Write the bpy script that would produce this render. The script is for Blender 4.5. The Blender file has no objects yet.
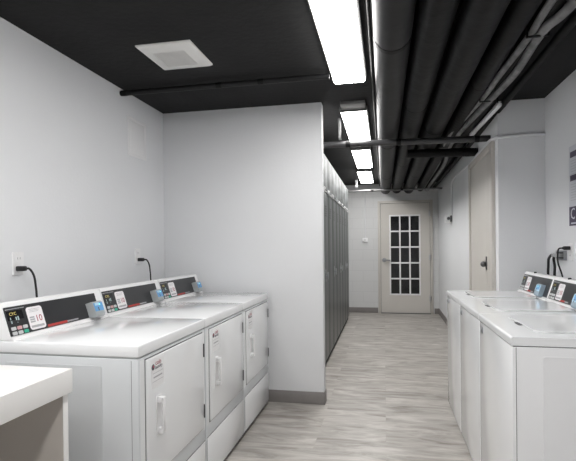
import bpy, bmesh, math, random
from mathutils import Vector, Matrix
random.seed(4)
sc = bpy.context.scene
COL = sc.collection
PI = math.pi

# ------------------------------------------------------------------ materials
def mat(name, col, rough=.5, metal=0.0, spec=.5, coat=0.0, bump=None, var=None, emit=None):
    m = bpy.data.materials.new(name); m.use_nodes = True
    nt = m.node_tree; N = nt.nodes; L = nt.links
    b = N['Principled BSDF']
    b.inputs['Base Color'].default_value = (*col, 1)
    b.inputs['Roughness'].default_value = rough
    b.inputs['Metallic'].default_value = metal
    b.inputs['Specular IOR Level'].default_value = spec
    b.inputs['Coat Weight'].default_value = coat
    if emit:
        b.inputs['Emission Color'].default_value = (*emit[0], 1)
        b.inputs['Emission Strength'].default_value = emit[1]
    if bump or var:
        tc = N.new('ShaderNodeTexCoord')
    if bump:
        no = N.new('ShaderNodeTexNoise'); no.inputs['Scale'].default_value = bump[0]; no.inputs['Detail'].default_value = 4
        bp = N.new('ShaderNodeBump'); bp.inputs['Strength'].default_value = bump[1]; bp.inputs['Distance'].default_value = .01
        L.new(tc.outputs['Object'], no.inputs['Vector']); L.new(no.outputs['Fac'], bp.inputs['Height']); L.new(bp.outputs['Normal'], b.inputs['Normal'])
    if var:
        n2 = N.new('ShaderNodeTexNoise'); n2.inputs['Scale'].default_value = var[0]; n2.inputs['Detail'].default_value = 5
        cr = N.new('ShaderNodeValToRGB')
        k = var[1]
        cr.color_ramp.elements[0].position = .35; cr.color_ramp.elements[1].position = .65
        cr.color_ramp.elements[0].color = (*[c * (1 - k) for c in col], 1)
        cr.color_ramp.elements[1].color = (*[min(1, c * (1 + k)) for c in col], 1)
        L.new(tc.outputs['Object'], n2.inputs['Vector']); L.new(n2.outputs['Fac'], cr.inputs['Fac']); L.new(cr.outputs['Color'], b.inputs['Base Color'])
    return m

M = {}
M['wall'] = mat('wall_paint', (.765, .775, .795), .75, bump=(60, .08), var=(1.2, .015), spec=.3)
M['ceil'] = mat('ceiling_black', (.009, .009, .0095), .8, bump=(25, .3), var=(3, .3), spec=.3)
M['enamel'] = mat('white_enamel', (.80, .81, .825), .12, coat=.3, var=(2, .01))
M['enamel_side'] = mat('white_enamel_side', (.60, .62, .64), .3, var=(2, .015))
M['enamel_washer'] = mat('white_enamel_washer', (.80, .805, .82), .28, var=(2, .01))
M['plastic'] = mat('white_plastic', (.80, .80, .81), .35)
M['gap'] = mat('seam_dark', (.10, .10, .105), .8)
M['toe'] = mat('toe_black', (.015, .015, .015), .7)
M['panel'] = mat('control_black', (.022, .023, .026), .3)
M['lcd'] = mat('display_dark', (.01, .01, .012), .15)
M['card'] = mat('card_white', (.82, .80, .82), .5)
M['red'] = mat('brand_red', (.45, .045, .04), .5)
M['dkred'] = mat('print_dark_red', (.35, .05, .08), .5)
M['ink'] = mat('print_ink', (.06, .06, .08), .6)
M['greyink'] = mat('print_grey', (.4, .4, .42), .6)
M['yellow'] = mat('digit_yellow', (.6, .5, .15), .5, emit=((.8, .7, .2), .05))
M['lite'] = mat('digit_pale', (.35, .45, .45), .5)
M['btn'] = mat('button_grey', (.55, .56, .57), .4)
M['pinkbtn'] = mat('button_pink', (.6, .35, .36), .4)
M['green'] = mat('button_green', (.05, .42, .28), .4)
M['rdgrey'] = mat('reader_grey', (.42, .44, .45), .4, metal=.2)
M['rdblue'] = mat('reader_case_blue_grey', (.33, .42, .50), .4)
M['blue'] = mat('reader_blue', (.14, .36, .66), .35)
M['blue2'] = mat('reader_pale_blue', (.45, .65, .80), .35)
M['led'] = mat('led_cyan', (.2, .8, .8), .3, emit=((.3, 1, .9), .4))
M['hinge'] = mat('hinge_dark', (.12, .12, .125), .4, metal=.6)
M['badge'] = mat('badge_grey', (.35, .36, .38), .3, metal=.6)
M['blackrub'] = mat('black_rubber', (.01, .01, .011), .45)
M['counter'] = mat('counter_laminate', (.80, .79, .78), .4, var=(4, .01))
M['counterpanel'] = mat('counter_panel', (.60, .56, .52), .6)
M['locker'] = mat('cabinet_grey', (.075, .083, .083), .36, metal=.3, var=(5, .06), bump=(3, .04))
M['lockertop'] = mat('cabinet_light_grey', (.13, .138, .14), .6, spec=.3, metal=.1, var=(7, .35), bump=(3, .05))
M['steel'] = mat('steel', (.55, .55, .56), .3, metal=.9)
M['pipeblack'] = mat('pipe_black', (.0055, .0055, .006), .5, spec=.14, bump=(14, .3), var=(6, .3))
M['pipegloss'] = mat('pipe_gloss_black', (.010, .010, .011), .5, spec=.25, bump=(10, .12), var=(5, .25))
M['pipemid'] = mat('pipe_satin_black', (.03, .03, .032), .3, bump=(10, .1), var=(5, .2))
M['pipegrey'] = mat('conduit_grey', (.17, .17, .172), .45, metal=.2, var=(12, .35), bump=(30, .2))
M['pipewhite'] = mat('conduit_white', (.72, .73, .75), .5)
M['doorcream'] = mat('door_cream', (.60, .575, .54), .5, var=(2, .02))
M['doorframe'] = mat('door_frame_cream', (.56, .535, .50), .5)
M['pane'] = mat('dark_glass', (.012, .013, .014), .08, bump=(4, .1))
M['base'] = mat('baseboard_grey', (.22, .205, .20), .6, var=(8, .05))
M['plate'] = mat('outlet_plate', (.82, .82, .83), .4)
M['grille'] = mat('grille_shadow', (.30, .29, .28), .7)
M['fan'] = mat('fan_plastic', (.74, .735, .72), .5)
M['purple'] = mat('poster_purple', (.045, .03, .07), .5)
M['paper'] = mat('poster_paper', (.60, .61, .66), .5)
M['fixgrey'] = mat('fixture_grey', (.16, .16, .16), .5)
M['housing'] = mat('fixture_housing', (.10, .10, .10), .5)
M['lens'] = mat('light_lens', (.9, .9, .9), .4, emit=((1, .985, .96), 25.5))

# floor: light grey-beige wood-look vinyl planks laid across the corridor
def floor_mat():
    m = bpy.data.materials.new('vinyl_plank_floor'); m.use_nodes = True
    nt = m.node_tree; N = nt.nodes; L = nt.links; b = N['Principled BSDF']
    tc = N.new('ShaderNodeTexCoord')
    br = N.new('ShaderNodeTexBrick')
    br.inputs['Scale'].default_value = 1; br.inputs['Brick Width'].default_value = 1.22; br.inputs['Row Height'].default_value = .182
    br.inputs['Mortar Size'].default_value = .0016; br.inputs['Mortar Smooth'].default_value = .3
    br.offset = .37; br.offset_frequency = 2
    br.inputs['Color1'].default_value = (.1, .1, .1, 1); br.inputs['Color2'].default_value = (.9, .9, .9, 1); br.inputs['Mortar'].default_value = (0, 0, 0, 1)
    L.new(tc.outputs['Object'], br.inputs['Vector'])
    # offset grain per plank
    sep = N.new('ShaderNodeSeparateColor'); L.new(br.outputs['Color'], sep.inputs['Color'])
    mul = N.new('ShaderNodeMath'); mul.operation = 'MULTIPLY'; mul.inputs[1].default_value = 9; L.new(sep.outputs[0], mul.inputs[0])
    cmb = N.new('ShaderNodeCombineXYZ'); L.new(mul.outputs[0], cmb.inputs[2])
    mp = N.new('ShaderNodeMapping'); mp.inputs['Scale'].default_value = (1.1, 4.0, 1); L.new(tc.outputs['Object'], mp.inputs['Vector'])
    add = N.new('ShaderNodeVectorMath'); add.operation = 'ADD'; L.new(mp.outputs[0], add.inputs[0]); L.new(cmb.outputs[0], add.inputs[1])
    n1 = N.new('ShaderNodeTexNoise'); n1.inputs['Scale'].default_value = 2.2; n1.inputs['Detail'].default_value = 8; n1.inputs['Roughness'].default_value = .62
    n1.inputs['Distortion'].default_value = 1.1
    L.new(add.outputs[0], n1.inputs['Vector'])
    cr = N.new('ShaderNodeValToRGB')
    e = cr.color_ramp.elements
    e[0].position = .30; e[0].color = (.22, .196, .175, 1)
    e[1].position = .70; e[1].color = (.56, .535, .505, 1)
    k = e.new(.5); k.color = (.40, .378, .352, 1)
    L.new(n1.outputs['Fac'], cr.inputs['Fac'])
    mp2 = N.new('ShaderNodeMapping'); mp2.inputs['Scale'].default_value = (2, 26, 1); L.new(tc.outputs['Object'], mp2.inputs['Vector'])
    n2 = N.new('ShaderNodeTexNoise'); n2.inputs['Scale'].default_value = 3; n2.inputs['Detail'].default_value = 4
    L.new(mp2.outputs[0], n2.inputs['Vector'])
    mx = N.new('ShaderNodeMix'); mx.data_type = 'RGBA'; mx.blend_type = 'OVERLAY'; mx.inputs['Factor'].default_value = .3
    L.new(cr.outputs['Color'], mx.inputs['A']); L.new(n2.outputs['Fac'], mx.inputs['B'])
    tone = N.new('ShaderNodeMapRange'); tone.inputs['To Min'].default_value = .9; tone.inputs['To Max'].default_value = 1.04
    L.new(sep.outputs[0], tone.inputs['Value'])
    mx2 = N.new('ShaderNodeMix'); mx2.data_type = 'RGBA'; mx2.blend_type = 'MULTIPLY'; mx2.inputs['Factor'].default_value = 1
    L.new(mx.outputs['Result'], mx2.inputs['A']); L.new(tone.outputs[0], mx2.inputs['B'])
    mx3 = N.new('ShaderNodeMix'); mx3.data_type = 'RGBA'; mx3.inputs['B'].default_value = (.36, .33, .30, 1)
    fm = N.new('ShaderNodeMath'); fm.operation = 'MULTIPLY'; fm.inputs[1].default_value = .6; L.new(br.outputs['Fac'], fm.inputs[0])
    L.new(fm.outputs[0], mx3.inputs['Factor']); L.new(mx2.outputs['Result'], mx3.inputs['A'])
    L.new(mx3.outputs['Result'], b.inputs['Base Color'])
    b.inputs['Roughness'].default_value = .42
    b.inputs['Specular IOR Level'].default_value = .4
    bp = N.new('ShaderNodeBump'); bp.inputs['Strength'].default_value = .12; bp.inputs['Distance'].default_value = .004
    L.new(n1.outputs['Fac'], bp.inputs['Height']); L.new(bp.outputs['Normal'], b.inputs['Normal'])
    return m
M['floor'] = floor_mat()

# far wall: white painted concrete block
def block_mat():
    m = bpy.data.materials.new('painted_block'); m.use_nodes = True
    nt = m.node_tree; N = nt.nodes; L = nt.links; b = N['Principled BSDF']
    tc = N.new('ShaderNodeTexCoord'); s = N.new('ShaderNodeSeparateXYZ'); c = N.new('ShaderNodeCombineXYZ')
    L.new(tc.outputs['Object'], s.inputs[0]); L.new(s.outputs['X'], c.inputs['X']); L.new(s.outputs['Z'], c.inputs['Y'])
    br = N.new('ShaderNodeTexBrick'); br.inputs['Scale'].default_value = 1; br.inputs['Brick Width'].default_value = .4; br.inputs['Row Height'].default_value = .2
    br.inputs['Mortar Size'].default_value = .006; br.inputs['Mortar Smooth'].default_value = .6
    br.inputs['Color1'].default_value = (.66, .665, .67, 1); br.inputs['Color2'].default_value = (.65, .655, .66, 1); br.inputs['Mortar'].default_value = (.60, .605, .61, 1)
    L.new(c.outputs[0], br.inputs['Vector']); L.new(br.outputs['Color'], b.inputs['Base Color'])
    bp = N.new('ShaderNodeBump'); bp.invert = True; bp.inputs['Strength'].default_value = .22; bp.inputs['Distance'].default_value = .004
    L.new(br.outputs['Fac'], bp.inputs['Height']); L.new(bp.outputs['Normal'], b.inputs['Normal'])
    b.inputs['Roughness'].default_value = .6
    return m
M['block'] = block_mat()

# ------------------------------------------------------------------ mesh helpers
def abox(bm, lo, hi, bev=0, seg=2, mtx=None):
    lo = Vector(lo); hi = Vector(hi)
    ret = bmesh.ops.create_cube(bm, size=1)
    vs = ret['verts']
    c = (lo + hi) / 2; d = hi - lo
    for v in vs:
        v.co = Vector((v.co.x * d.x, v.co.y * d.y, v.co.z * d.z)) + c
    if bev:
        es = list({e for v in vs for e in v.link_edges})
        r = bmesh.ops.bevel(bm, geom=es, offset=bev, segments=seg, affect='EDGES', profile=.5)
        vs = list({v for f in r['faces'] for v in f.verts} | {v for v in vs if v.is_valid})
    if mtx:
        for v in vs: v.co = mtx @ v.co
    return vs

def finish(name, bm, material, parent=None, smooth=True, ang=40):
    me = bpy.data.meshes.new(name)
    bmesh.ops.recalc_face_normals(bm, faces=bm.faces[:])
    bm.to_mesh(me); bm.free()
    if smooth:
        for p in me.polygons: p.use_smooth = True
        me.set_sharp_from_angle(angle=math.radians(ang))
    me.materials.append(M[material])
    o = bpy.data.objects.new(name, me); COL.objects.link(o)
    if parent: o.parent = parent
    return o

def box(name, lo, hi, material, parent=None, bev=0, seg=2, mtx=None):
    bm = bmesh.new(); abox(bm, lo, hi, bev, seg, mtx)
    return finish(name, bm, material, parent)

def boxes(name, lst, material, parent=None, bev=0, mtx=None):
    bm = bmesh.new()
    for lo, hi in lst: abox(bm, lo, hi, bev, 2, mtx)
    return finish(name, bm, material, parent)

def prism_y(bm, prof, y0, y1):
    """extrude an (x,z) outline along y"""
    a = [bm.verts.new((x, y0, z)) for x, z in prof]; b = [bm.verts.new((x, y1, z)) for x, z in prof]
    bm.faces.new(a); bm.faces.new(list(reversed(b)))
    n = len(prof)
    for i in range(n):
        bm.faces.new((a[i], b[i], b[(i + 1) % n], a[(i + 1) % n]))

def rrect(w, h, r, n=6):
    pts = []
    for cx, cy, a0 in ((w/2-r, h/2-r, 0), (-w/2+r, h/2-r, PI/2), (-w/2+r, -h/2+r, PI), (w/2-r, -h/2+r, 3*PI/2)):
        for i in range(n + 1):
            a = a0 + i / n * PI / 2
            pts.append((cx + r * math.cos(a), cy + r * math.sin(a)))
    return pts

def slab(bm, pts, z0, z1, mtx, bev=0):
    """rounded plate: outline pts in local xy, thickness z0..z1, placed with mtx"""
    bm.verts.ensure_lookup_table(); old = set(bm.verts)
    a = [bm.verts.new((x, y, z0)) for x, y in pts]; b = [bm.verts.new((x, y, z1)) for x, y in pts]
    n = len(pts)
    bm.faces.new(list(reversed(a))); top = bm.faces.new(b)
    for i in range(n): bm.faces.new((a[i], a[(i+1) % n], b[(i+1) % n], b[i]))
    if bev:
        bmesh.ops.bevel(bm, geom=list(top.edges), offset=bev, segments=3, affect='EDGES')
    for v in bm.verts:
        if v not in old: v.co = mtx @ v.co

def rod(bm, p0, p1, r, n=16, r2=None):
    p0 = Vector(p0); p1 = Vector(p1); d = p1 - p0
    q = d.to_track_quat('Z', 'Y').to_matrix().to_4x4()
    bmesh.ops.create_cone(bm, cap_ends=True, segments=n, radius1=r, radius2=r if r2 is None else r2, depth=d.length,
                          matrix=Matrix.Translation((p0 + p1) / 2) @ q)

def smooth_path(pts, sub=6):
    P = [Vector(p) for p in pts]
    if len(P) < 3: return P
    Q = [P[0]*2 - P[1]] + P + [P[-1]*2 - P[-2]]
    out = []
    for i in range(1, len(Q) - 2):
        p0, p1, p2, p3 = Q[i-1:i+3]
        for k in range(sub):
            t = k / sub
            out.append(.5 * ((2*p1) + (p2-p0)*t + (2*p0-5*p1+4*p2-p3)*t*t + (3*p1-p0-3*p2+p3)*t**3))
    out.append(P[-1]); return out

def tube(bm, pts, r, n=10, sub=6):
    P = smooth_path(pts, sub) if sub > 1 else [Vector(p) for p in pts]
    rings = []
    up = None
    for i, p in enumerate(P):
        t = (P[min(i+1, len(P)-1)] - P[max(i-1, 0)]).normalized()
        if up is None:
            up = t.orthogonal().normalized()
        up = (up - t * up.dot(t)).normalized(); s = t.cross(up)
        rings.append([bm.verts.new(p + (up * math.cos(2*PI*k/n) + s * math.sin(2*PI*k/n)) * r) for k in range(n)])
    for a, b in zip(rings, rings[1:]):
        for k in range(n): bm.faces.new((a[k], a[(k+1) % n], b[(k+1) % n], b[k]))
    bm.faces.new(list(reversed(rings[0]))); bm.faces.new(rings[-1])

def text(name, body, size, mtx, material, parent=None, extrude=.0003, shear=0, align='LEFT', sx=1):
    cu = bpy.data.curves.new(name, 'FONT'); cu.body = body; cu.size = size; cu.extrude = extrude; cu.shear = shear
    cu.align_x = align; cu.align_y = 'CENTER'; cu.resolution_u = 2
    cu.materials.append(M[material])
    tmp = bpy.data.objects.new(name + '_tmp', cu); COL.objects.link(tmp)
    dg = bpy.context.evaluated_depsgraph_get(); dg.update()
    me = bpy.data.meshes.new_from_object(tmp.evaluated_get(dg))
    bpy.data.objects.remove(tmp); bpy.data.curves.remove(cu)
    me.transform(mtx @ Matrix.Diagonal((sx, 1, 1, 1)))
    me.name = name
    if not me.materials: me.materials.append(M[material])
    o = bpy.data.objects.new(name, me); COL.objects.link(o)
    if parent: o.parent = parent
    return o

def frame(o, u, v, n):
    m = Matrix.Identity(4)
    for i, a in enumerate((u, v, n)):
        for k in range(3): m[k][i] = a[k]
    for k in range(3): m[k][3] = o[k]
    return m

def tag(o, label=None, cat=None, group=None, kind=None):
    if label: o['label'] = label
    if cat: o['category'] = cat
    if group: o['group'] = group
    if kind: o['kind'] = kind
    return o

def empty(name, loc, rz=0, label=None, cat=None, group=None):
    o = bpy.data.objects.new(name, None); COL.objects.link(o)
    o.location = loc; o.rotation_euler = (0, 0, rz); o.empty_display_size = .05
    return tag(o, label, cat, group)

def copy_tree(o, parent=None):
    c = o.copy(); COL.objects.link(c)
    if parent:
        c.parent = parent
    for ch in list(o.children): copy_tree(ch, c)
    return c

def struct(o, label=None):
    o['kind'] = 'structure'
    if label: o['label'] = label
    return o

# ------------------------------------------------------------------ dimensions (metres)
XW = -1.863            # left wall
XP, YP = -.4855, 3.743  # end of the partition and its face
ZC = 2.438
XR = 1.26              # right wall
YR = 4.06              # return wall on the right
YE = 9.02              # far wall
YB = -2.6              # wall behind the camera

# ------------------------------------------------------------------ setting
struct(box('floor', (-2.1, YB - .1, -.06), (1.5, YE + .15, 0), 'floor'), 'pale grey-beige wood-look vinyl plank floor')
struct(box('ceiling', (-2.1, YB - .1, ZC), (1.5, YE + .15, ZC + .08), 'ceil'), 'matt black painted ceiling')
struct(box('wall_left', (XW - .1, YB, 0), (XW, YP + .11, ZC), 'wall'), 'white wall behind the dryers')
struct(box('wall_partition', (XW, YP, 0), (XP, YP + .1, ZC), 'wall', bev=.004), 'white partition wall at the end of the dryers')
struct(box('wall_closet', (-1.1, YP + .1, 0), (-.625, 4.745, ZC), 'wall'), 'white wall stub before the grey cabinets')
struct(box('wall_corridor', (-1.2, YP + .1, 0), (-1.1, YE, ZC), 'wall'), 'white wall behind the grey cabinets')
struct(box('wall_far', (-1.2, YE, 0), (1.4, YE + .1, ZC), 'block'), 'white painted block wall at the end of the corridor')
struct(box('wall_right', (XR, YB, 0), (XR + .1, YR, ZC), 'wall'), 'white wall behind the washers')
struct(box('wall_back', (XW - .1, YB - .1, 0), (XR + .1, YB, ZC), 'wall'), 'white wall behind the viewer')
def cwx(y): return .91 + (y - YR) * (.985 - .91) / (YE - YR)
bm = bmesh.new()
pl = [(cwx(YR), YR), (XR + .1, YR), (XR + .1, YE), (cwx(YE), YE)]
a = [bm.verts.new((x, y, 0)) for x, y in pl]; b = [bm.verts.new((x, y, ZC)) for x, y in pl]
bm.faces.new(a); bm.faces.new(b)
for i in range(4): bm.faces.new((a[i], a[(i+1) % 4], b[(i+1) % 4], b[i]))
struct(finish('wall_corridor_right', bm, 'wall', smooth=False), 'white corridor wall with a return beside the washers')

struct(box('baseboard_partition', (XW, YP - .008, 0), (XP + .006, YP, .1), 'base', bev=.002), 'grey vinyl baseboard on the partition')
struct(box('baseboard_partition_end', (XP, YP - .008, 0), (XP + .008, YP + .1, .1), 'base', bev=.002), 'grey vinyl baseboard on the partition end')
struct(box('baseboard_far_left', (-1.1, YE - .008, 0), (-.125, YE, .1), 'base', bev=.002), 'grey vinyl baseboard left of the glazed door')
struct(box('baseboard_far_right', (.905, YE - .008, 0), (.985, YE, .1), 'base', bev=.002), 'grey vinyl baseboard right of the glazed door')
def corridor_board(name, y0, y1, lab):
    bm = bmesh.new()
    vs = []
    for z in (0, .1):
        vs.append([bm.verts.new(p + (z,)) for p in ((cwx(y0) - .008, y0), (cwx(y0), y0), (cwx(y1), y1), (cwx(y1) - .008, y1))])
    bm.faces.new(vs[0]); bm.faces.new(vs[1])
    for i in range(4): bm.faces.new((vs[0][i], vs[0][(i+1) % 4], vs[1][(i+1) % 4], vs[1][i]))
    struct(finish(name, bm, 'base', smooth=False), lab)
corridor_board('baseboard_corridor', 5.38, YE, 'grey vinyl baseboard along the corridor wall')

# ------------------------------------------------------------------ far glazed door (door_1)
d0 = empty('door_1', (-.117, YE, 0)); d0['kind'] = 'structure'; d0['label'] = 'cream door with fifteen dark glass lites at the end of the corridor'
W, H = 1.0, 2.115      # outer frame
box('door_gap', (.049, -.0015, .01), (W-.049, -.0005, H-.049), 'hinge', d0)
boxes('door_frame', [((0, -.03, 0), (.05, 0, H)), ((W-.05, -.03, 0), (W, 0, H)), ((.05, -.03, H-.05), (W-.05, 0, H))], 'doorframe', d0, bev=.004)
# leaf: rails and stiles around the glazing, and the muntin grid
gx0, gx1, gz0, gz1 = .225, .765, .355, 1.835
lf = boxes('door_leaf', [((.055, -.02, .012), (gx0, -.002, H-.055)), ((gx1, -.02, .012), (W-.055, -.002, H-.055)),
                        ((gx0, -.02, .012), (gx1, -.002, gz0)), ((gx0, -.02, gz1), (gx1, -.002, H-.055))], 'doorcream', d0)
bars = []
bw = .014
for i in range(4):
    x = gx0 + (gx1 - gx0) * i / 3
    bars.append(((x - bw, -.024, gz0 - bw), (x + bw, -.006, gz1 + bw)))
for i in range(6):
    z = gz0 + (gz1 - gz0) * i / 5
    bars.append(((gx0 - bw, -.0235, z - bw), (gx1 + bw, -.0065, z + bw)))
boxes('muntin_grid', bars, 'plate', d0, bev=.002)
for r_ in range(5):
    for c_ in range(3):
        xa = gx0 + (gx1-gx0)*c_/3 + bw; xb = gx0 + (gx1-gx0)*(c_+1)/3 - bw
        za = gz0 + (gz1-gz0)*r_/5 + bw; zb = gz0 + (gz1-gz0)*(r_+1)/5 - bw
        box('glass_pane', (xa, -.012, za), (xb, -.008, zb), 'pane', d0)
bm = bmesh.new()
rod(bm, (.115, -.02, 1.0), (.115, -.03, 1.0), .040, 20); rod(bm, (.115, -.03, 1.0), (.115, -.075, 1.0), .011)
tube(bm, [(.115, -.07, 1.0), (.14, -.075, 1.0), (.19, -.07, .998), (.225, -.068, .992)], .013)
abox(bm, (.088, -.025, .965), (.142, -.018, 1.035), .004)
finish('door_handle', bm, 'badge', d0)
for z in (.28, 1.05, 1.86):
    bm = bmesh.new(); rod(bm, (W-.052, -.034, z-.05), (W-.052, -.034, z+.05), .008, 10); abox(bm, (W-.075, -.024, z-.05), (W-.03, -.03, z+.05))
    finish('hinge', bm, 'steel', d0)
box('threshold', (.05, -.06, 0), (W-.05, -.001, .012), 'hinge', d0)

# ------------------------------------------------------------------ side door (door_2) on the corridor wall
ang = math.atan2(.985 - .91, YE - YR)
d2 = empty('door_2', (cwx(4.17), 4.17, 0), 0); d2['kind'] = 'structure'; d2['label'] = 'cream side door beside the washers in the corridor wall'
d2.rotation_euler = (0, 0, -ang)
boxes('door_frame', [((-.03, 0, 0), (0, .10, 2.14)), ((-.03, 1.155, 0), (0, 1.20, 2.14)), ((-.03, .10, 2.09), (0, 1.155, 2.14)), ((-.015, .10, 0), (0, .285, 2.09))], 'doorframe', d2, bev=.004)
box('door_leaf', (-.012, .290, .01), (-.002, 1.15, 2.085), 'doorcream', d2)
bm = bmesh.new()
rod(bm, (-.012, .325, 1.10), (-.02, .325, 1.10), .03, 20); rod(bm, (-.02, .325, 1.10), (-.035, .325, 1.10), .012)
bmesh.ops.create_uvsphere(bm, u_segments=16, v_segments=10, radius=.026, matrix=Matrix.Translation((-.040, .325, 1.10)))
abox(bm, (-.018, .302, 1.05), (-.012, .348, 1.17), .003)
finish('door_handle', bm, 'hinge', d2)

# ------------------------------------------------------------------ control console shared by dryer and washer
def console(root, w, dx, dz, washer):
    """local: front of machine faces +x, width along +y; face runs up and back"""
    zb = .904 + dz
    prof = [(-.556+dx, zb), (-.562+dx, zb+.008), (-.572+dx, zb+.011), (-.613+dx, zb+.141), (-.617+dx, zb+.149), (-.624+dx, zb+.152), (-.632+dx, zb+.153), (-.654+dx*.8, zb+.151), (-.662+dx*.8, zb+.144), (-.705+dx*.2, zb)]
    bm = bmesh.new(); prism_y(bm, prof, -.0005, w - .0065)
    bmesh.ops.bevel(bm, geom=[e for e in bm.edges if abs(e.verts[0].co.y - e.verts[1].co.y) < 1e-6], offset=.003, segments=2, affect='EDGES')
    con = finish('console', bm, 'plastic', root)
    o = Vector((-.572+dx, 0, zb+.010)); v = Vector((-.040, 0, .126)).normalized(); u = Vector((0, 1, 0)); n = u.cross(v)
    F = frame(o, u, v, n)
    def T(x, y, z=0): return F @ Matrix.Translation((x, y, z))
    L_ = .125
    bm = bmesh.new(); slab(bm, [(x, y) for x, y in rrect(.618, .124, .004, 2)], 0, .0016, T(.314, .068))
    pan = finish('control_panel', bm, 'panel', root)
    z = .0016
    # display window and glyphs
    box('display', (.014, .072, z), (.10, .112, z+.0006), 'lcd', pan, mtx=F)
    boxes('trim_line', [((.012, .1185, z), (.115, .1205, z+.0008))], 'btn', pan, mtx=F)
    text('display_digits', 'CYC', .019, T(.026, .098, z+.001), 'yellow', pan)
    for (x, y, ww, hh) in ((.026, .074, .004, .010), (.026, .058, .007, .012), (.055, .070, .006, .014), (.066, .068, .007, .018), (.06, .058, .003, .004)):
        box('indicator_mark', (x, y, z), (x+ww, y+hh, z+.001), 'lite', pan, mtx=F)
    for i, (cx, cy, mt) in enumerate(((.030, .036, 'btn'), (.062, .036, 'btn' if washer else 'pinkbtn'), (.094, .036, 'btn'), (.030, .016, 'btn'), (.062, .016, 'btn'), (.094, .016, 'btn' if washer else 'green'))):
        bm = bmesh.new(); slab(bm, rrect(.025, .0145, .004, 3), z, z+.003, T(cx, cy), .001)
        finish('button', bm, mt, pan)
    # instruction card
    bm = bmesh.new(); slab(bm, rrect(.094, .102, .013, 5), z, z+.0012, T(.168, .064))
    cd = finish('instruction_card', bm, 'card', pan)
    boxes('card_print', [((.135+.004*(i % 2), .104-.006*i, z+.0012), (.20-.005*(i % 3), .1055-.006*i, z+.0017)) for i in range(3)]
          + [((.130, .045+.010*i, z+.0012), (.158, .052+.010*i, z+.0017)) for i in range(3)]
          + [((.128, .022, z+.0012), (.205, .032, z+.0017))], 'greyink', cd, mtx=F)
    text('price_lettering', '10', .042, T(.162, .059, z+.0015), 'dkred', cd)
    # maker's strip
    s0, s1 = (.19, .33) if washer else (.225, .44)
    fr = .62
    sm = s0 + (s1 - s0) * fr
    box('brand_strip', (s0, .010, z), (sm, .021, z+.0006), 'red', pan, mtx=F)
    box('model_strip', (sm, .012, z), (s1, .019, z+.0006), 'greyink', pan, mtx=F)
    # card reader
    rx = .445 if washer else .524
    rw, rh = (.10, .078) if washer else (.082, .076)
    dp = .030 if washer else .046
    rd = empty('card_reader', (0, 0, 0)); rd.parent = root
    p = [(0, 0), (dp-.010, -.008), (dp, .004), (dp-.003, rh-.006), (dp-.010, rh), (0, rh)]
    bm = bmesh.new()
    A = [bm.verts.new(F @ Vector((rx, y+.004, x))) for x, y in p]; B = [bm.verts.new(F @ Vector((rx+rw, y+.004, x))) for x, y in p]
    bm.faces.new(A); bm.faces.new(B)
    for i in range(len(p)): bm.faces.new((A[i], A[(i+1) % len(p)], B[(i+1) % len(p)], B[i]))
    bmesh.ops.bevel(bm, geom=bm.edges[:], offset=.002, segments=2, affect='EDGES')
    finish('reader_case', bm, 'rdblue' if washer else 'rdgrey', rd)
    # blue face follows the slightly leaning front
    p0 = F @ Vector((rx, .010, dp+.0003)); p1 = F @ Vector((rx, rh-.004, dp-.0027))
    v2 = (p1 - p0).normalized(); n2 = u.cross(v2); G = frame(p0, u, v2, n2)
    fh = (p1 - p0).length
    if washer:
        box('reader_face', (.006, .020, .0005), (rw-.006, fh-.002, .0025), 'blue2', rd, mtx=G)
        box('reader_label', (.02, .03, .0025), (rw-.02, .06, .0030), 'blue', rd, mtx=G)
    else:
        box('reader_face', (.005, .016, .0005), (rw-.005, fh-.001, .0025), 'blue', rd, mtx=G)
        box('reader_label', (.012, .046, .0025), (.048, .060, .0030), 'blue2', rd, mtx=G)
    box('card_slot', (.03, .018, .0025), (.036, .036, .0033), 'gap', rd, mtx=G)
    bm = bmesh.new(); rod(bm, G @ Vector((.05, fh-.012, .0025)), G @ Vector((.05, fh-.012, .0045)), .005, 10)
    finish('status_light', bm, 'led', rd)
    # small black clip on the console crown
    if washer:
        box('clip', (-.636+dx, .2, zb+.150), (-.620+dx, .216, zb+.161), 'blackrub', root, bev=.002)

GW, GD = .6832, .705
ZS = .8545

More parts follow.
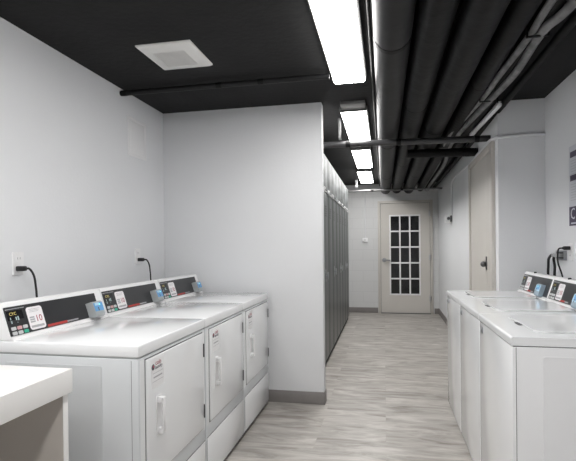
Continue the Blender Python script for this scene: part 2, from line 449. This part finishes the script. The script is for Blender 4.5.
# ------------------------------------------------------------------ dryers
def make_dryer():
    r = empty('dryer', (0, 0, 0))
    w = GW - .006
    box('toe_base', (-GD+.03, .012, 0), (-.022, w-.012, .035), 'toe', r)
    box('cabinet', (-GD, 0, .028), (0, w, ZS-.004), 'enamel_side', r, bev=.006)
    box('top_gap', (-GD+.006, .004, ZS-.006), (-.005, w-.004, ZS+.002), 'rdgrey', r)
    box('top_panel', (-GD, -.001, ZS), (.003, w+.001, .904), 'enamel', r, bev=.007, seg=3)
    # embossed side panel
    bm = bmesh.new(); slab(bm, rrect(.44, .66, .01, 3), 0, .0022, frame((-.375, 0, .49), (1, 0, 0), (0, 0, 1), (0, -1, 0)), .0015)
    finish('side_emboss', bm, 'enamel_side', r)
    box('corner_seam', (-.030, -.0006, .04), (-.0285, .001, ZS-.01), 'gap', r)
    # door
    y0, y1, z0, z1 = .052, .640, .342, .836
    box('door_gap_shade', (-.004, y0-.005, z0-.005), (.0012, y1+.005, z1+.005), 'gap', r)  # dark sheet painting the shaded gap line round the door
    box('front_panel', (-.002, .012, z0-.012+.0), (.0006, w-.012, ZS-.012), 'enamel', r)
    dr = box('door', (-.002, y0, z0), (.007, y1, z1), 'enamel', r, bev=.0035, seg=3)
    # pull handle
    hp = [(-.030, 0), (.030, 0)]
    bm = bmesh.new()
    slab(bm, rrect(.048, .165, .012, 4), 0, .003, frame((.007, .148, .588), (0, 1, 0), (0, 0, 1), (1, 0, 0)), .001)
    abox(bm, (.009, .134, .640), (.034, .162, .664), .004); abox(bm, (.009, .134, .512), (.034, .162, .536), .004)
    abox(bm, (.026, .137, .520), (.036, .159, .656), .004)
    finish('handle', bm, 'plastic', dr)
    for z in (.745, .430):
        bm = bmesh.new(); rod(bm, (.008, y1+.004, z-.034), (.008, y1+.004, z+.034), .0045, 10); abox(bm, (-.001, y1-.001, z-.034), (.005, y1+.010, z+.034))
        finish('hinge', bm, 'hinge', r)
    # lower service panel
    box('panel_gap', (-.004, .010, .036), (.0012, w-.010, .267), 'gap', r)
    box('service_panel', (-.002, .012, .038), (.003, w-.012, .264), 'enamel', r, bev=.002)
    # sticker
    S = frame((.0072, .088, .715), (0, 1, 0), (0, 0, 1), (1, 0, 0))
    st = box('sticker', (0, -.01, 0), (.112, .112, .0005), 'card', dr, mtx=S)
    st.data.materials[0] = M['plastic']
    bm = bmesh.new(); rod(bm, S @ Vector((.015, .080, .0004)), S @ Vector((.015, .080, .001)), .0125, 20); finish('sticker_logo', bm, 'ink', st)
    bm = bmesh.new(); rod(bm, S @ Vector((.017, .082, .001)), S @ Vector((.017, .082, .0014)), .0055, 14); finish('logo_centre', bm, 'dkred', st)
    text('sticker_lettering', 'coin', .030, S @ Matrix.Translation((.034, .092, .0009)), 'dkred', st)
    text('sticker_lettering', 'laundry', .021, S @ Matrix.Translation((.032, .074, .0009)), 'ink', st, sx=1)
    boxes('sticker_lines', [((.012, .052, .0005), (.10, .0535, .001)), ((.018, .033, .0005), (.092, .039, .001)), ((.008, .018, .0005), (.102, .0195, .001))], 'greyink', st, mtx=S)
    console(r, GW, 0, 0, False)
    return r

DX, DY = -.9306, 1.640
dl = ['white front-loading dryer standing next to the white counter, black control console',
      'white front-loading dryer in the middle of the row of three dryers',
      'white front-loading dryer standing against the white partition wall']
dry = make_dryer()
for i in range(3):
    o = dry if i == 0 else copy_tree(dry)
    o.location = (DX, DY + GW * i, 0)
    tag(o, dl[i], 'dryer', 'row of white dryers along the left wall')

# ------------------------------------------------------------------ washers
WW, WD = .6509, .70
def make_washer():
    r = empty('washing_machine', (0, 0, 0))
    w = WW - .006
    zs, zt = .878, .913
    box('toe_base', (-WD+.03, .012, 0), (-.012, w-.012, .025), 'toe', r)
    box('cabinet', (-WD, 0, .018), (-.004, w, zs-.003), 'enamel_washer', r, bev=.007, seg=3)
    box('front_panel', (-.012, .001, .022), (.0, w-.001, zs-.004), 'enamel', r, bev=.0035, seg=3)
    box('top_gap', (-WD+.006, .004, zs-.005), (-.005, w-.004, zs+.002), 'gap', r)
    # top deck with softly rounded edge
    bm = bmesh.new()
    tp = [(-WD, zs), (-WD, zt-.004), (-WD+.004, zt)] + [(.004-.010+.010*math.sin(t), zt-.010+.010*math.cos(t)) for t in (0, .39, .79, 1.18, PI/2)] + [(.004, zs+.003), (.001, zs)]
    prism_y(bm, tp, -.0015, w + .0015)
    bmesh.ops.bevel(bm, geom=[e for e in bm.edges if abs(e.verts[0].co.y - e.verts[1].co.y) < 1e-6], offset=.0018, segments=2, affect='EDGES')
    finish('top_panel', bm, 'enamel', r)
    # lid with finger notch
    bm = bmesh.new(); slab(bm, rrect(.40, .45, .045, 6), 0, .009, frame((-.315, w/2, zt-.001), (1, 0, 0), (0, 1, 0), (0, 0, 1)), .004)
    lid = finish('lid', bm, 'enamel', r)
    bm = bmesh.new(); slab(bm, rrect(.416, .466, .052, 6), 0, .0013, frame((-.315, w/2, zt-.001), (1, 0, 0), (0, 1, 0), (0, 0, 1)))
    finish('lid_gap', bm, 'rdgrey', r)
    bm = bmesh.new(); slab(bm, rrect(.02, .075, .009, 4), 0, .003, frame((-.108, w/2, zt), (1, 0, 0), (0, 1, 0), (0, 0, 1)), .001)
    finish('finger_notch', bm, 'gap', lid)
    # embossed side panel toward the viewer
    bm = bmesh.new(); slab(bm, rrect(.46, .68, .01, 3), 0, .0022, frame((-.34, w, .50), (1, 0, 0), (0, 0, 1), (0, 1, 0)), .0015)
    finish('side_emboss', bm, 'enamel_washer', r)
    box('corner_seam', (-.0155, w-.001, .03), (-.0135, w+.0007, zs-.006), 'gap', r)
    # oval lock badge at the far upper corner of the front
    bm = bmesh.new()
    rod(bm, (0, .072, .838), (.006, .072, .838), .016, 20); rod(bm, (.006, .072, .838), (.010, .072, .838), .009, 16)
    bmesh.ops.scale(bm, vec=(1, .8, 1.15), space=Matrix.Translation((0, -.072, -.838)), verts=bm.verts[:])
    finish('lock_badge', bm, 'badge', r)
    console(r, WW, .035, .009, True)
    return r
wl = ['white top-loading washer beside the tan door, its front catching the pale corridor light',
      'white top-loading washer in the middle of the row of three washers',
      'white top-loading washer with its plain side panel fully exposed to the open room']
was = make_washer()
WXF, WY0 = .4914, 1.9795
for i in range(3):
    o = was if i == 0 else copy_tree(was)
    o.location = (WXF, WY0 + WW * (3 - i) + (.0016 if i == 1 else 0), 0); o.rotation_euler = (0, 0, PI)
    tag(o, wl[i], 'washing machine', 'row of white washers along the right wall')

# ------------------------------------------------------------------ counter in the foreground
cn = empty('folding_counter', (-1.45, .8, 0), 0, 'thick white laminate folding counter standing beside the nearest dryer', 'counter')
box('counter_top', (-.385, -.9, .778), (.374, .652, .860), 'counter', cn, bev=.002)
def cbox(n, lo, hi, m): return box(n, lo, hi, m, cn, bev=.001)
cbox('end_panel', (-.375, .625, 0), (.3535, .650, .778), 'counterpanel')
cbox('edge_band', (.3535, .6245, 0), (.3555, .6505, .778), 'counter')
cbox('end_panel', (-.375, -.88, 0), (.354, -.855, .778), 'counterpanel')
cbox('back_panel', (-.38, -.855, 0), (-.36, .625, .778), 'counterpanel')

# ------------------------------------------------------------------ grey storage cabinets in the corridor
LY0, LP = 4.76, .86
def make_cab():
    r = empty('storage_cabinet', (0, 0, 0))
    w = LP - .004
    box('plinth', (-.46, .003, 0), (-.016, w-.003, .062), 'toe', r)
    box('cabinet_body', (-.48, 0, .06), (-.012, w, 1.865), 'locker', r, bev=.002)
    box('upper_body', (-.48, 0, 1.868), (-.012, w, 2.262), 'lockertop', r, bev=.002)
    for j in range(2):
        a = .004 + j * w / 2; b = a + w/2 - .008
        dd = box('door', (-.012, a, .066), (.004, b, 1.85), 'locker', r, bev=.003)
        boxes('vent_slots', [((.004, a+.12, 1.70 - k*.025), (.0048, b-.12, 1.706 - k*.025)) for k in range(5)], 'gap', dd)
        if j == 0:
            bm = bmesh.new(); abox(bm, (.003, a+.14, .90), (.008, a+.185, 1.03), .002); abox(bm, (.008, a+.15, .95), (.03, a+.172, .97), .003)
            abox(bm, (.024, a+.145, .925), (.034, a+.178, 1.0), .003)
            finish('handle', bm, 'badge', dd)
        box('upper_door', (-.012, a, 1.885), (.003, b, 2.25), 'lockertop', r, bev=.003)
    bm = bmesh.new(); abox(bm, (-.01, .02, 1.852), (.012, w-.02, 1.868), .002)
    for y in (.06, .40, .46, .80): abox(bm, (.004, y-.018, 1.84), (.02, y+.018, 1.895), .003)
    finish('hasp_rail', bm, 'steel', r)
    return r
cl = ['grey metal storage cabinet standing beside the end of the partition wall',
      'grey metal storage cabinet, second from the partition wall',
      'grey metal storage cabinet, third from the partition wall',
      'grey metal storage cabinet, last of the row toward the glazed door']
cab = make_cab()
for i in range(4):
    o = cab if i == 0 else copy_tree(cab)
    o.location = (-.614, LY0 + LP * i, 0)
    tag(o, cl[i], 'cabinet', 'grey cabinets lining the corridor')

# ------------------------------------------------------------------ ceiling lights
LW = .205
def make_light(L):
    r = empty('ceiling_light', (0, 0, 0))
    boxes('housing', [((-.115, -L/2-.02, 2.412), (.115, L/2+.02, ZC)), ((-.108, -L/2-.018, 2.396), (.108, -L/2-.001, 2.415)), ((-.108, L/2+.001, 2.396), (.108, L/2+.018, 2.415))], 'housing', r, bev=.002)
    bm = bmesh.new()
    prof = [(-LW/2, 2.412), (-LW/2, 2.396), (-LW/2+.012, 2.390), (LW/2-.012, 2.390), (LW/2, 2.396), (LW/2, 2.412)]
    prism_y(bm, prof, -L/2, L/2)
    finish('diffuser', bm, 'lens', r)
    return r
lt = make_light(1.24)
spec = [(-.222, 2.595, 'long glowing tube light on the black ceiling beside the exhaust fan', 0),
        (-.243, 4.56, 'glowing ceiling light directly before the black cross pipe', 0),
        (-.262, 6.17, 'short-looking glowing ceiling light just beyond the black cross pipe', 0),
        (-.29, 7.79, 'glowing ceiling light nearest the glazed door', 0),
        (-.222, .75, 'added fill ceiling light, out of view above the open floor beside the counter', 0),  # this and the rest are unseen fixtures added to even out the light
        (-1.35, .6, 'added fill ceiling light, out of view above the foreground counter', 0),
        (-.9, -1.2, 'added fill ceiling light at the unseen rear of the room near the left wall', 0),
        (.5, -1.2, 'added fill ceiling light at the unseen rear of the room near the right wall', 0)]
for i, (x, y, l, _) in enumerate(spec):
    o = lt if i == 0 else copy_tree(lt)
    o.location = (x, y, 0)
    tag(o, l, 'ceiling light', 'ceiling lights')
    if i == 1: box('end_plate', (-.095, -.80, 2.412), (.105, -.635, ZC-.001), 'fixgrey', o, bev=.003)

# bright bracket strap next to the second light
b1 = empty('strap_bracket', (-.385, 4.25, ZC), 0, 'narrow grey perforated strap hanging beside the ceiling light at the black cross pipe', 'bracket')
bm = bmesh.new(); abox(bm, (-.012, -.012, -.19), (.012, -.009, 0), .001); abox(bm, (-.012, -.012, -.19), (.012, .05, -.186))
finish('strap', bm, 'pipegrey', b1)
b2 = empty('strap_bracket', (-.47, 8.35, ZC), 0, 'small white hanger strap beside the ceiling light near the glazed door', 'bracket')
bm = bmesh.new(); abox(bm, (-.02, -.01, -.13), (.02, .0, 0), .001)
finish('strap', bm, 'pipewhite', b2)

# ------------------------------------------------------------------ exhaust fan
fan = empty('exhaust_fan', (-1.218, 2.625, ZC), 0, 'square off-white exhaust fan cover with a louvred centre on the black ceiling', 'exhaust fan')
bm = bmesh.new()
R1 = [(-.167, -.178), (.167, -.178), (.167, .178), (-.167, .178)]; R2 = [(-.15, -.16), (.15, -.16), (.15, .16), (-.15, .16)]; R3 = [(-.098, -.105), (.098, -.105), (.098, .105), (-.098, .105)]
rings = []
for R_, z in ((R1, 0), (R1, -.008), (R2, -.020), (R3, -.024), (R3, -.012)):
    rings.append([bm.verts.new((x, y, z)) for x, y in R_])
for p, q in zip(rings, rings[1:]):
    for i in range(4): bm.faces.new((p[i], p[(i+1) % 4], q[(i+1) % 4], q[i]))
finish('cover', bm, 'fan', fan)
box('grille_back', (-.098, -.105, -.0125), (.098, .105, -.010), 'grille', fan)
boxes('louvre', [((-.097, -.100 + k*.0155, -.023), (.097, -.093 + k*.0155, -.012)) for k in range(14)], 'fan', fan)

# ------------------------------------------------------------------ access panel and outlets on the left wall
ap = empty('access_panel', (XW, 3.305, 2.12), 0, 'flush white access panel high on the wall above the dryers', 'access panel')
boxes('panel_frame', [((0, -.135, -.145), (.006, -.115, .145)), ((0, .115, -.145), (.006, .135, .145)), ((0, -.115, -.145), (.006, .115, -.125)), ((0, -.115, .125), (.006, .115, .145))], 'plate', ap, bev=.001)
box('panel_door', (0, -.113, -.123), (.004, .113, .123), 'plate', ap, bev=.001)

def outlet(x, y, z, rz, label):
    r = empty('wall_outlet', (x, y, z), rz, label, 'outlet', 'wall outlets')
    bm = bmesh.new(); slab(bm, rrect(.075, .12, .006, 3), 0, .006, frame((0, 0, 0), (0, 1, 0), (0, 0, 1), (1, 0, 0)), .002)
    finish('plate', bm, 'plate', r)
    for zz in (.026, -.026):
        bm = bmesh.new(); slab(bm, rrect(.034, .030, .010, 4), .006, .008, frame((0, 0, zz), (0, 1, 0), (0, 0, 1), (1, 0, 0)))
        s = finish('socket', bm, 'plate', r)
        boxes('slots', [((.008, -.009, zz-.004), (.0085, -.007, zz+.007)), ((.008, .007, zz-.004), (.0085, .009, zz+.007))], 'gap', s)
    return r
outlet(XW, 2.09, 1.205, 0, 'white wall outlet plate above the dryer next to the counter')
outlet(XW, 3.29, 1.215, 0, 'white wall outlet plate below the flush access panel')

def cord(name, pts, plug0, plug1, label, r=.0055, group='black power cords'):
    t = empty(name, plug0, 0, label, 'power cord', group)
    o = Vector(plug0)
    bm = bmesh.new(); tube(bm, [Vector(p) - o for p in pts], r, 10, 8); finish('cord', bm, 'blackrub', t)
    d = Vector(plug1) - o
    bm = bmesh.new()
    abox(bm, (-abs(d.x)/2, -.015, -.013), (abs(d.x)/2, .015, .013), .005, 2, Matrix.Translation(d / 2))
    rod(bm, d, d + Vector((d.x*.25, 0, 0)), .009, 12, .006)
    finish('plug', bm, 'blackrub', t)
    return t
def wallcord(y, z, dyy, label):
    x0 = XW + .0085
    pts = [(x0+.045, y, z), (x0+.065, y+.008, z-.003), (x0+.078, y+.022, z-.04), (x0+.082, y+.030, z-.10), (x0+.084, y+dyy, z-.17), (x0+.10, y+dyy, z-.35), (-1.638, y+dyy, z-.42)]
    cord('power_cord', pts, (x0, y, z), (x0+.045, y, z), label)
wallcord(2.08, 1.180, .035, 'black power cord plugged in above the dryer next to the counter')
wallcord(3.29, 1.190, .035, 'black power cord plugged in below the flush access panel')

# right wall: valve box, hoses, cord
vb = empty('valve_box', (XR, 3.70, 1.195), 0, 'small grey washer valve box on the wall above the washers', 'valve box')
boxes('box_frame', [((-.02, -.08, -.035), (0, .08, -.025)), ((-.02, -.08, .025), (0, .08, .035)), ((-.02, -.08, -.025), (0, -.07, .025)), ((-.02, .07, -.025), (0, .08, .025))], 'badge', vb, bev=.002)
box('box_back', (-.004, -.07, -.025), (0, .07, .025), 'hinge', vb)
for y in (-.035, .035):
    bm = bmesh.new(); rod(bm, (-.004, y, .0), (-.035, y, 0), .012, 12); abox(bm, (-.04, y-.02, -.004), (-.033, y+.02, .004), .002)
    finish('tap', bm, 'steel', vb)
def hose(y0, y1, label, q=0):
    t = empty('water_hose', (XR-.03, y0, 1.19), 0, label, 'hose', 'black washer hoses')
    o = Vector((XR-.03, y0, 1.19))
    k = y1 - y0; pts = [(XR-.048-q, y0, 1.195), (XR-.044-q, y0+.3*k, 1.194), (XR-.036-q, y0+.7*k, 1.165), (XR-.026-q, y1-.02, 1.11), (XR-.022-q, y1, 1.04), (XR-.022-q, y1, .85), (XR-.022-q, y1, .70)]
    bm = bmesh.new(); tube(bm, [Vector(p) - o for p in pts], .0095, 12, 8); finish('hose_line', bm, 'blackrub', t)
    bm = bmesh.new(); rod(bm, (-.018-q, -.010, .005), (-.018-q, .010, .005), .014, 12); finish('coupling', bm, 'steel', t)
hose(3.735, 3.94, 'black water hose curving from the valve box, looping farther toward the tan door')
hose(3.665, 3.765, 'black water hose curving from the valve box, the steeper inner one beside the power cord', .012)
cord('power_cord', [(XR-.05, 3.54, 1.248), (XR-.072, 3.56, 1.243), (XR-.078, 3.565, 1.205), (XR-.075, 3.565, 1.14), (XR-.05, 3.56, 1.05), (XR-.03, 3.56, .9), (XR-.03, 3.56, .75)],
     (XR-.009, 3.54, 1.248), (XR-.05, 3.54, 1.248), 'black power cord plugged in above the washers beside the valve box')
outlet(XR, 3.54, 1.248-.026, PI, 'white wall outlet plate above the washers beside the valve box')

# ------------------------------------------------------------------ poster on the right wall
po = empty('poster', (XR, 3.565, 1.40), PI, 'white wall poster with dark purple bands above the washers', 'poster')
box('sheet', (0, 0, 0), (.002, .50, .545), 'paper', po)
PF = frame((.002, 0, 0), (0, 1, 0), (0, 0, 1), (1, 0, 0))
boxes('heading_band', [((.02, .465, 0), (.48, .505, .0006)), ((.02, .305, 0), (.48, .345, .0006))], 'purple', po, mtx=PF)
boxes('fine_print', [((.03, .44-.018*i, 0), (.42-.03*(i % 3), .4425-.018*i, .0006)) for i in range(6)] + [((.03, .28-.018*i, 0), (.40-.04*(i % 2), .2825-.018*i, .0006)) for i in range(7)], 'greyink', po, mtx=PF)
ft = box('footer_band', (0, 0, 0), (.50, .13, .0006), 'purple', po, mtx=PF)
text('footer_lettering', 'C', .11, PF @ Matrix.Translation((.025, .078, .001)), 'paper', ft)
boxes('footer_line', [((.03, .012, .0006), (.30, .022, .001))], 'paper', ft, mtx=PF)

# ------------------------------------------------------------------ overhead pipes
def pipe(name, p0, p1, r, material, label, group=None, n=28, joints=(), cat='pipe', bands='pipeblack'):
    p0 = Vector(p0); p1 = Vector(p1)
    t = empty(name, p0, 0, label, cat, group)
    bm = bmesh.new(); rod(bm, (0, 0, 0), p1 - p0, r, n)
    finish('pipe_run', bm, material, t, ang=50)
    d = (p1 - p0).normalized()
    for j in joints:
        bm = bmesh.new(); c = d * j; rod(bm, c - d*.02, c + d*.02, r*1.01 + .001, n); finish('pipe_collar', bm, bands, t, ang=50)
    return t
G = 'black pipes running under the corridor ceiling'
YN = YB + .001; YF = YE - .001
pipe('ceiling_pipe', (.062, YN, 2.338), (.034, YF, 2.338), .094, 'pipegloss', 'large black insulated pipe right beside the row of ceiling lights', G, 40, (5.0, 7.4, 9.6))
pipe('ceiling_pipe', (.245, YN, 2.350), (.238, YF, 2.340), .088, 'pipeblack', 'black ceiling pipe next to the large insulated one', G, 36, (6.2, 8.6))
pipe('ceiling_pipe', (.435, YN, 2.343), (.455, YF, 2.335), .094, 'pipeblack', 'wide black ceiling pipe in the middle of the overhead pipes', G, 36, (6.9, 9.5))
pipe('ceiling_pipe', (.60, YN, 2.37), (.665, YF, 2.335), .060, 'pipeblack', 'slim black ceiling pipe between the wide pipe and the grey conduits', G, 28, (4.3, 5.9, 7.7))
pipe('ceiling_pipe', (.72, YN, 2.385), (.80, YF, 2.33), .045, 'pipeblack', 'slim black ceiling pipe directly above the grey conduits', G, 28, (5.2, 8))
pipe('ceiling_pipe', (.93, YN, 2.412), (.90, YF, 2.325), .024, 'pipeblack', 'thin black ceiling pipe closest to the washer wall', G, 28, (6.5,))
pipe('ceiling_conduit', (-.055, YN, 2.405), (-.075, YF, 2.405), .009, 'pipeblack', 'thin straight conduit between the ceiling lights and the large black pipe', None, 12, (4.6, 6.4, 8.8), cat='conduit')
# cross pipes
pipe('cross_pipe', (-1.095, 4.24, 2.205), (.915, 4.36, 2.205), .028, 'pipemid', 'glossy black pipe crossing the corridor beneath the ceiling lights', 'pipes crossing the corridor', 24, (.78, 1.23, 1.9))
pipe('cross_pipe', (.235, 4.89, 2.205), (.922, 4.97, 2.205), .042, 'pipeblack', 'thick short black pipe crossing right behind the longer cross pipe', 'pipes crossing the corridor', 24, (.05, .6))
pipe('cross_pipe', (-1.095, 8.25, 2.233), (.965, 8.25, 2.233), .017, 'pipegrey', 'grey pipe crossing the corridor just before the glazed door', 'pipes crossing the corridor', 20, (.9, 1.4))
pipe('side_pipe', (XW+.001, 3.085, 2.402), (-.345, 3.085, 2.402), .019, 'pipegloss', 'thin black pipe along the ceiling from the left wall, behind the exhaust fan', None, 20, (.03, .75, 1.05), cat='pipe')

# grey wavy conduits
def conduit(name, pts, r, m, label, group=None):
    o = Vector(pts[0]); t = empty(name, o, 0, label, 'conduit', group)
    bm = bmesh.new(); tube(bm, [Vector(p) - o for p in pts], r, 12, 6); finish('conduit_line', bm, m, t)
    return t
GC = 'grey conduits along the pipes'
c1 = conduit('ceiling_conduit', [(.86, YN, 2.30), (.85, .5, 2.30), (.80, 2.10, 2.30), (.755, 2.45, 2.30), (.775, 3.0, 2.30), (.745, 3.5, 2.30), (.71, 4.0, 2.30), (.675, 4.7, 2.30), (.69, 5.4, 2.30), (.76, 6.4, 2.30), (.77, YF, 2.30)], .022, 'pipegrey',
        'grey wavy conduit hanging under the black pipes, the one nearer the washer wall', GC)
c2 = conduit('ceiling_conduit', [(.74, YN, 2.31), (.73, .5, 2.31), (.705, 2.10, 2.31), (.715, 2.5, 2.31), (.70, 3.0, 2.31), (.69, 3.5, 2.31), (.655, 4.0, 2.31), (.615, 4.6, 2.31), (.63, 5.3, 2.31), (.69, 6.4, 2.31), (.70, YF, 2.31)], .018, 'pipegrey',
        'grey wavy conduit hanging under the black pipes, the one nearer the ceiling lights', GC)
for y, xc in ((2.46, .735), (3.5, .715)):
    o = empty('conduit_clamp', (xc, y, 2.305), 0, 'dark strap clamp round both grey conduits, %s' % ('the one nearer the viewer' if y < 3 else 'the one nearer the return wall'), 'clamp', 'conduit clamps')
    boxes('clamp_strap', [((-.05, -.01, -.026), (.05, .01, -.020)), ((-.05, -.01, -.026), (-.044, .01, .03)), ((.044, -.01, -.026), (.05, .01, .03))], 'pipeblack', o, bev=.001)
    bm = bmesh.new(); rod(bm, (0, 0, .02), (0, 0, .13), .004, 8); finish('hanger_rod', bm, 'pipeblack', o)
sp = empty('ceiling_strip', (.835, 3.66, 2.30), 0, 'short bright pale strip of duct beside the grey conduits at the return wall', 'duct strip')
bm = bmesh.new()
abox(bm, (-.016, 0, -.012), (.016, .95, .012), .003)
for v in bm.verts: v.co.x += -.035 * v.co.y
finish('strip', bm, 'pipewhite', sp)
bm = bmesh.new()
for y in (.05, .85): rod(bm, (-.035*y, y, .01), (-.035*y, y, .137), .004, 8)
finish('hanger_rod', bm, 'pipeblack', sp)

# white conduit wrapping the return wall and the corridor wall
zc = 2.165
wc = conduit('wall_conduit', [(XR-.004, YR-.016, 2.150), (1.15, YR-.016, 2.150), (1.0, YR-.016, 2.148), (.93, YR-.016, 2.142), (.893, YR+.01, 2.145), (cwx(4.4)-.016, 4.4, 2.17), (cwx(5.2)-.016, 5.2, 2.15), (cwx(5.35)-.016, 5.35, 2.15), (cwx(6.2)-.016, 6.2, 2.175), (cwx(6.75)-.016, 6.75, 2.17), (cwx(6.92)-.016, 6.92, 2.09), (cwx(6.95)-.016, 6.95, 1.90), (cwx(6.95)-.016, 6.95, 1.70)], .014, 'pipewhite',
        'white conduit wrapping round the wall corner above the tan door and dropping down')
jb = empty('junction_box', (cwx(7.05), 7.05, 1.655), 0, 'white electrical box at the lower end of the white conduit in the corridor', 'junction box')
box('box_body', (-.085, -.02, -.055), (0, .16, .055), 'plate', jb, bev=.004)
bm = bmesh.new(); rod(bm, (-.05, -.022, 0), (-.05, -.05, 0), .022, 14); abox(bm, (-.03, -.07, -.05), (-.005, -.022, .04), .004)
finish('connector', bm, 'hinge', jb)
# white conduit down the block wall
fw = conduit('wall_conduit', [(-.353, YE-.012, 2.30), (-.354, YE-.012, 1.42)], .010, 'pipewhite', 'straight white conduit down the block wall left of the glazed door')
sb = empty('switch_box', (-.356, YE, 1.385), 0, 'small white switch box on the block wall left of the glazed door', 'switch')
box('box_body', (-.05, -.045, -.04), (.05, 0, .04), 'plate', sb, bev=.004)
box('toggle', (-.006, -.055, -.012), (.006, -.045, .012), 'badge', sb, bev=.001)

# ------------------------------------------------------------------ world + camera
w = bpy.data.worlds.new('world'); sc.world = w; w.use_nodes = True
w.node_tree.nodes['Background'].inputs[0].default_value = (.6, .62, .65, 1); w.node_tree.nodes['Background'].inputs[1].default_value = .2

cam = bpy.data.cameras.new('camera'); co = bpy.data.objects.new('camera', cam); COL.objects.link(co)
h, f, yaw, pitch, roll, cy = 1.2807, 467.2452, .2032, -.0047, -.0104, 248.4266
fw_ = Vector((-math.sin(yaw), math.cos(yaw), 0)); rt = Vector((math.cos(yaw), math.sin(yaw), 0)); up = Vector((0, 0, 1))
f2 = fw_*math.cos(pitch) + up*math.sin(pitch); u2 = up*math.cos(pitch) - fw_*math.sin(pitch)
r3 = rt*math.cos(roll) + u2*math.sin(roll); u3 = u2*math.cos(roll) - rt*math.sin(roll)
co.matrix_world = frame((0, 0, h), r3, u3, -f2)
cam.sensor_fit = 'HORIZONTAL'; cam.sensor_width = 36; cam.lens = f / 576 * 36
cam.shift_y = (cy - 230.5) / 576
cam.clip_start = .05
sc.camera = co
sc.view_settings.view_transform = 'Standard'
sc.view_settings.look = 'None'
sc.view_settings.exposure = 0
sc.cycles.use_denoising = True
sc.cycles.max_bounces = 8
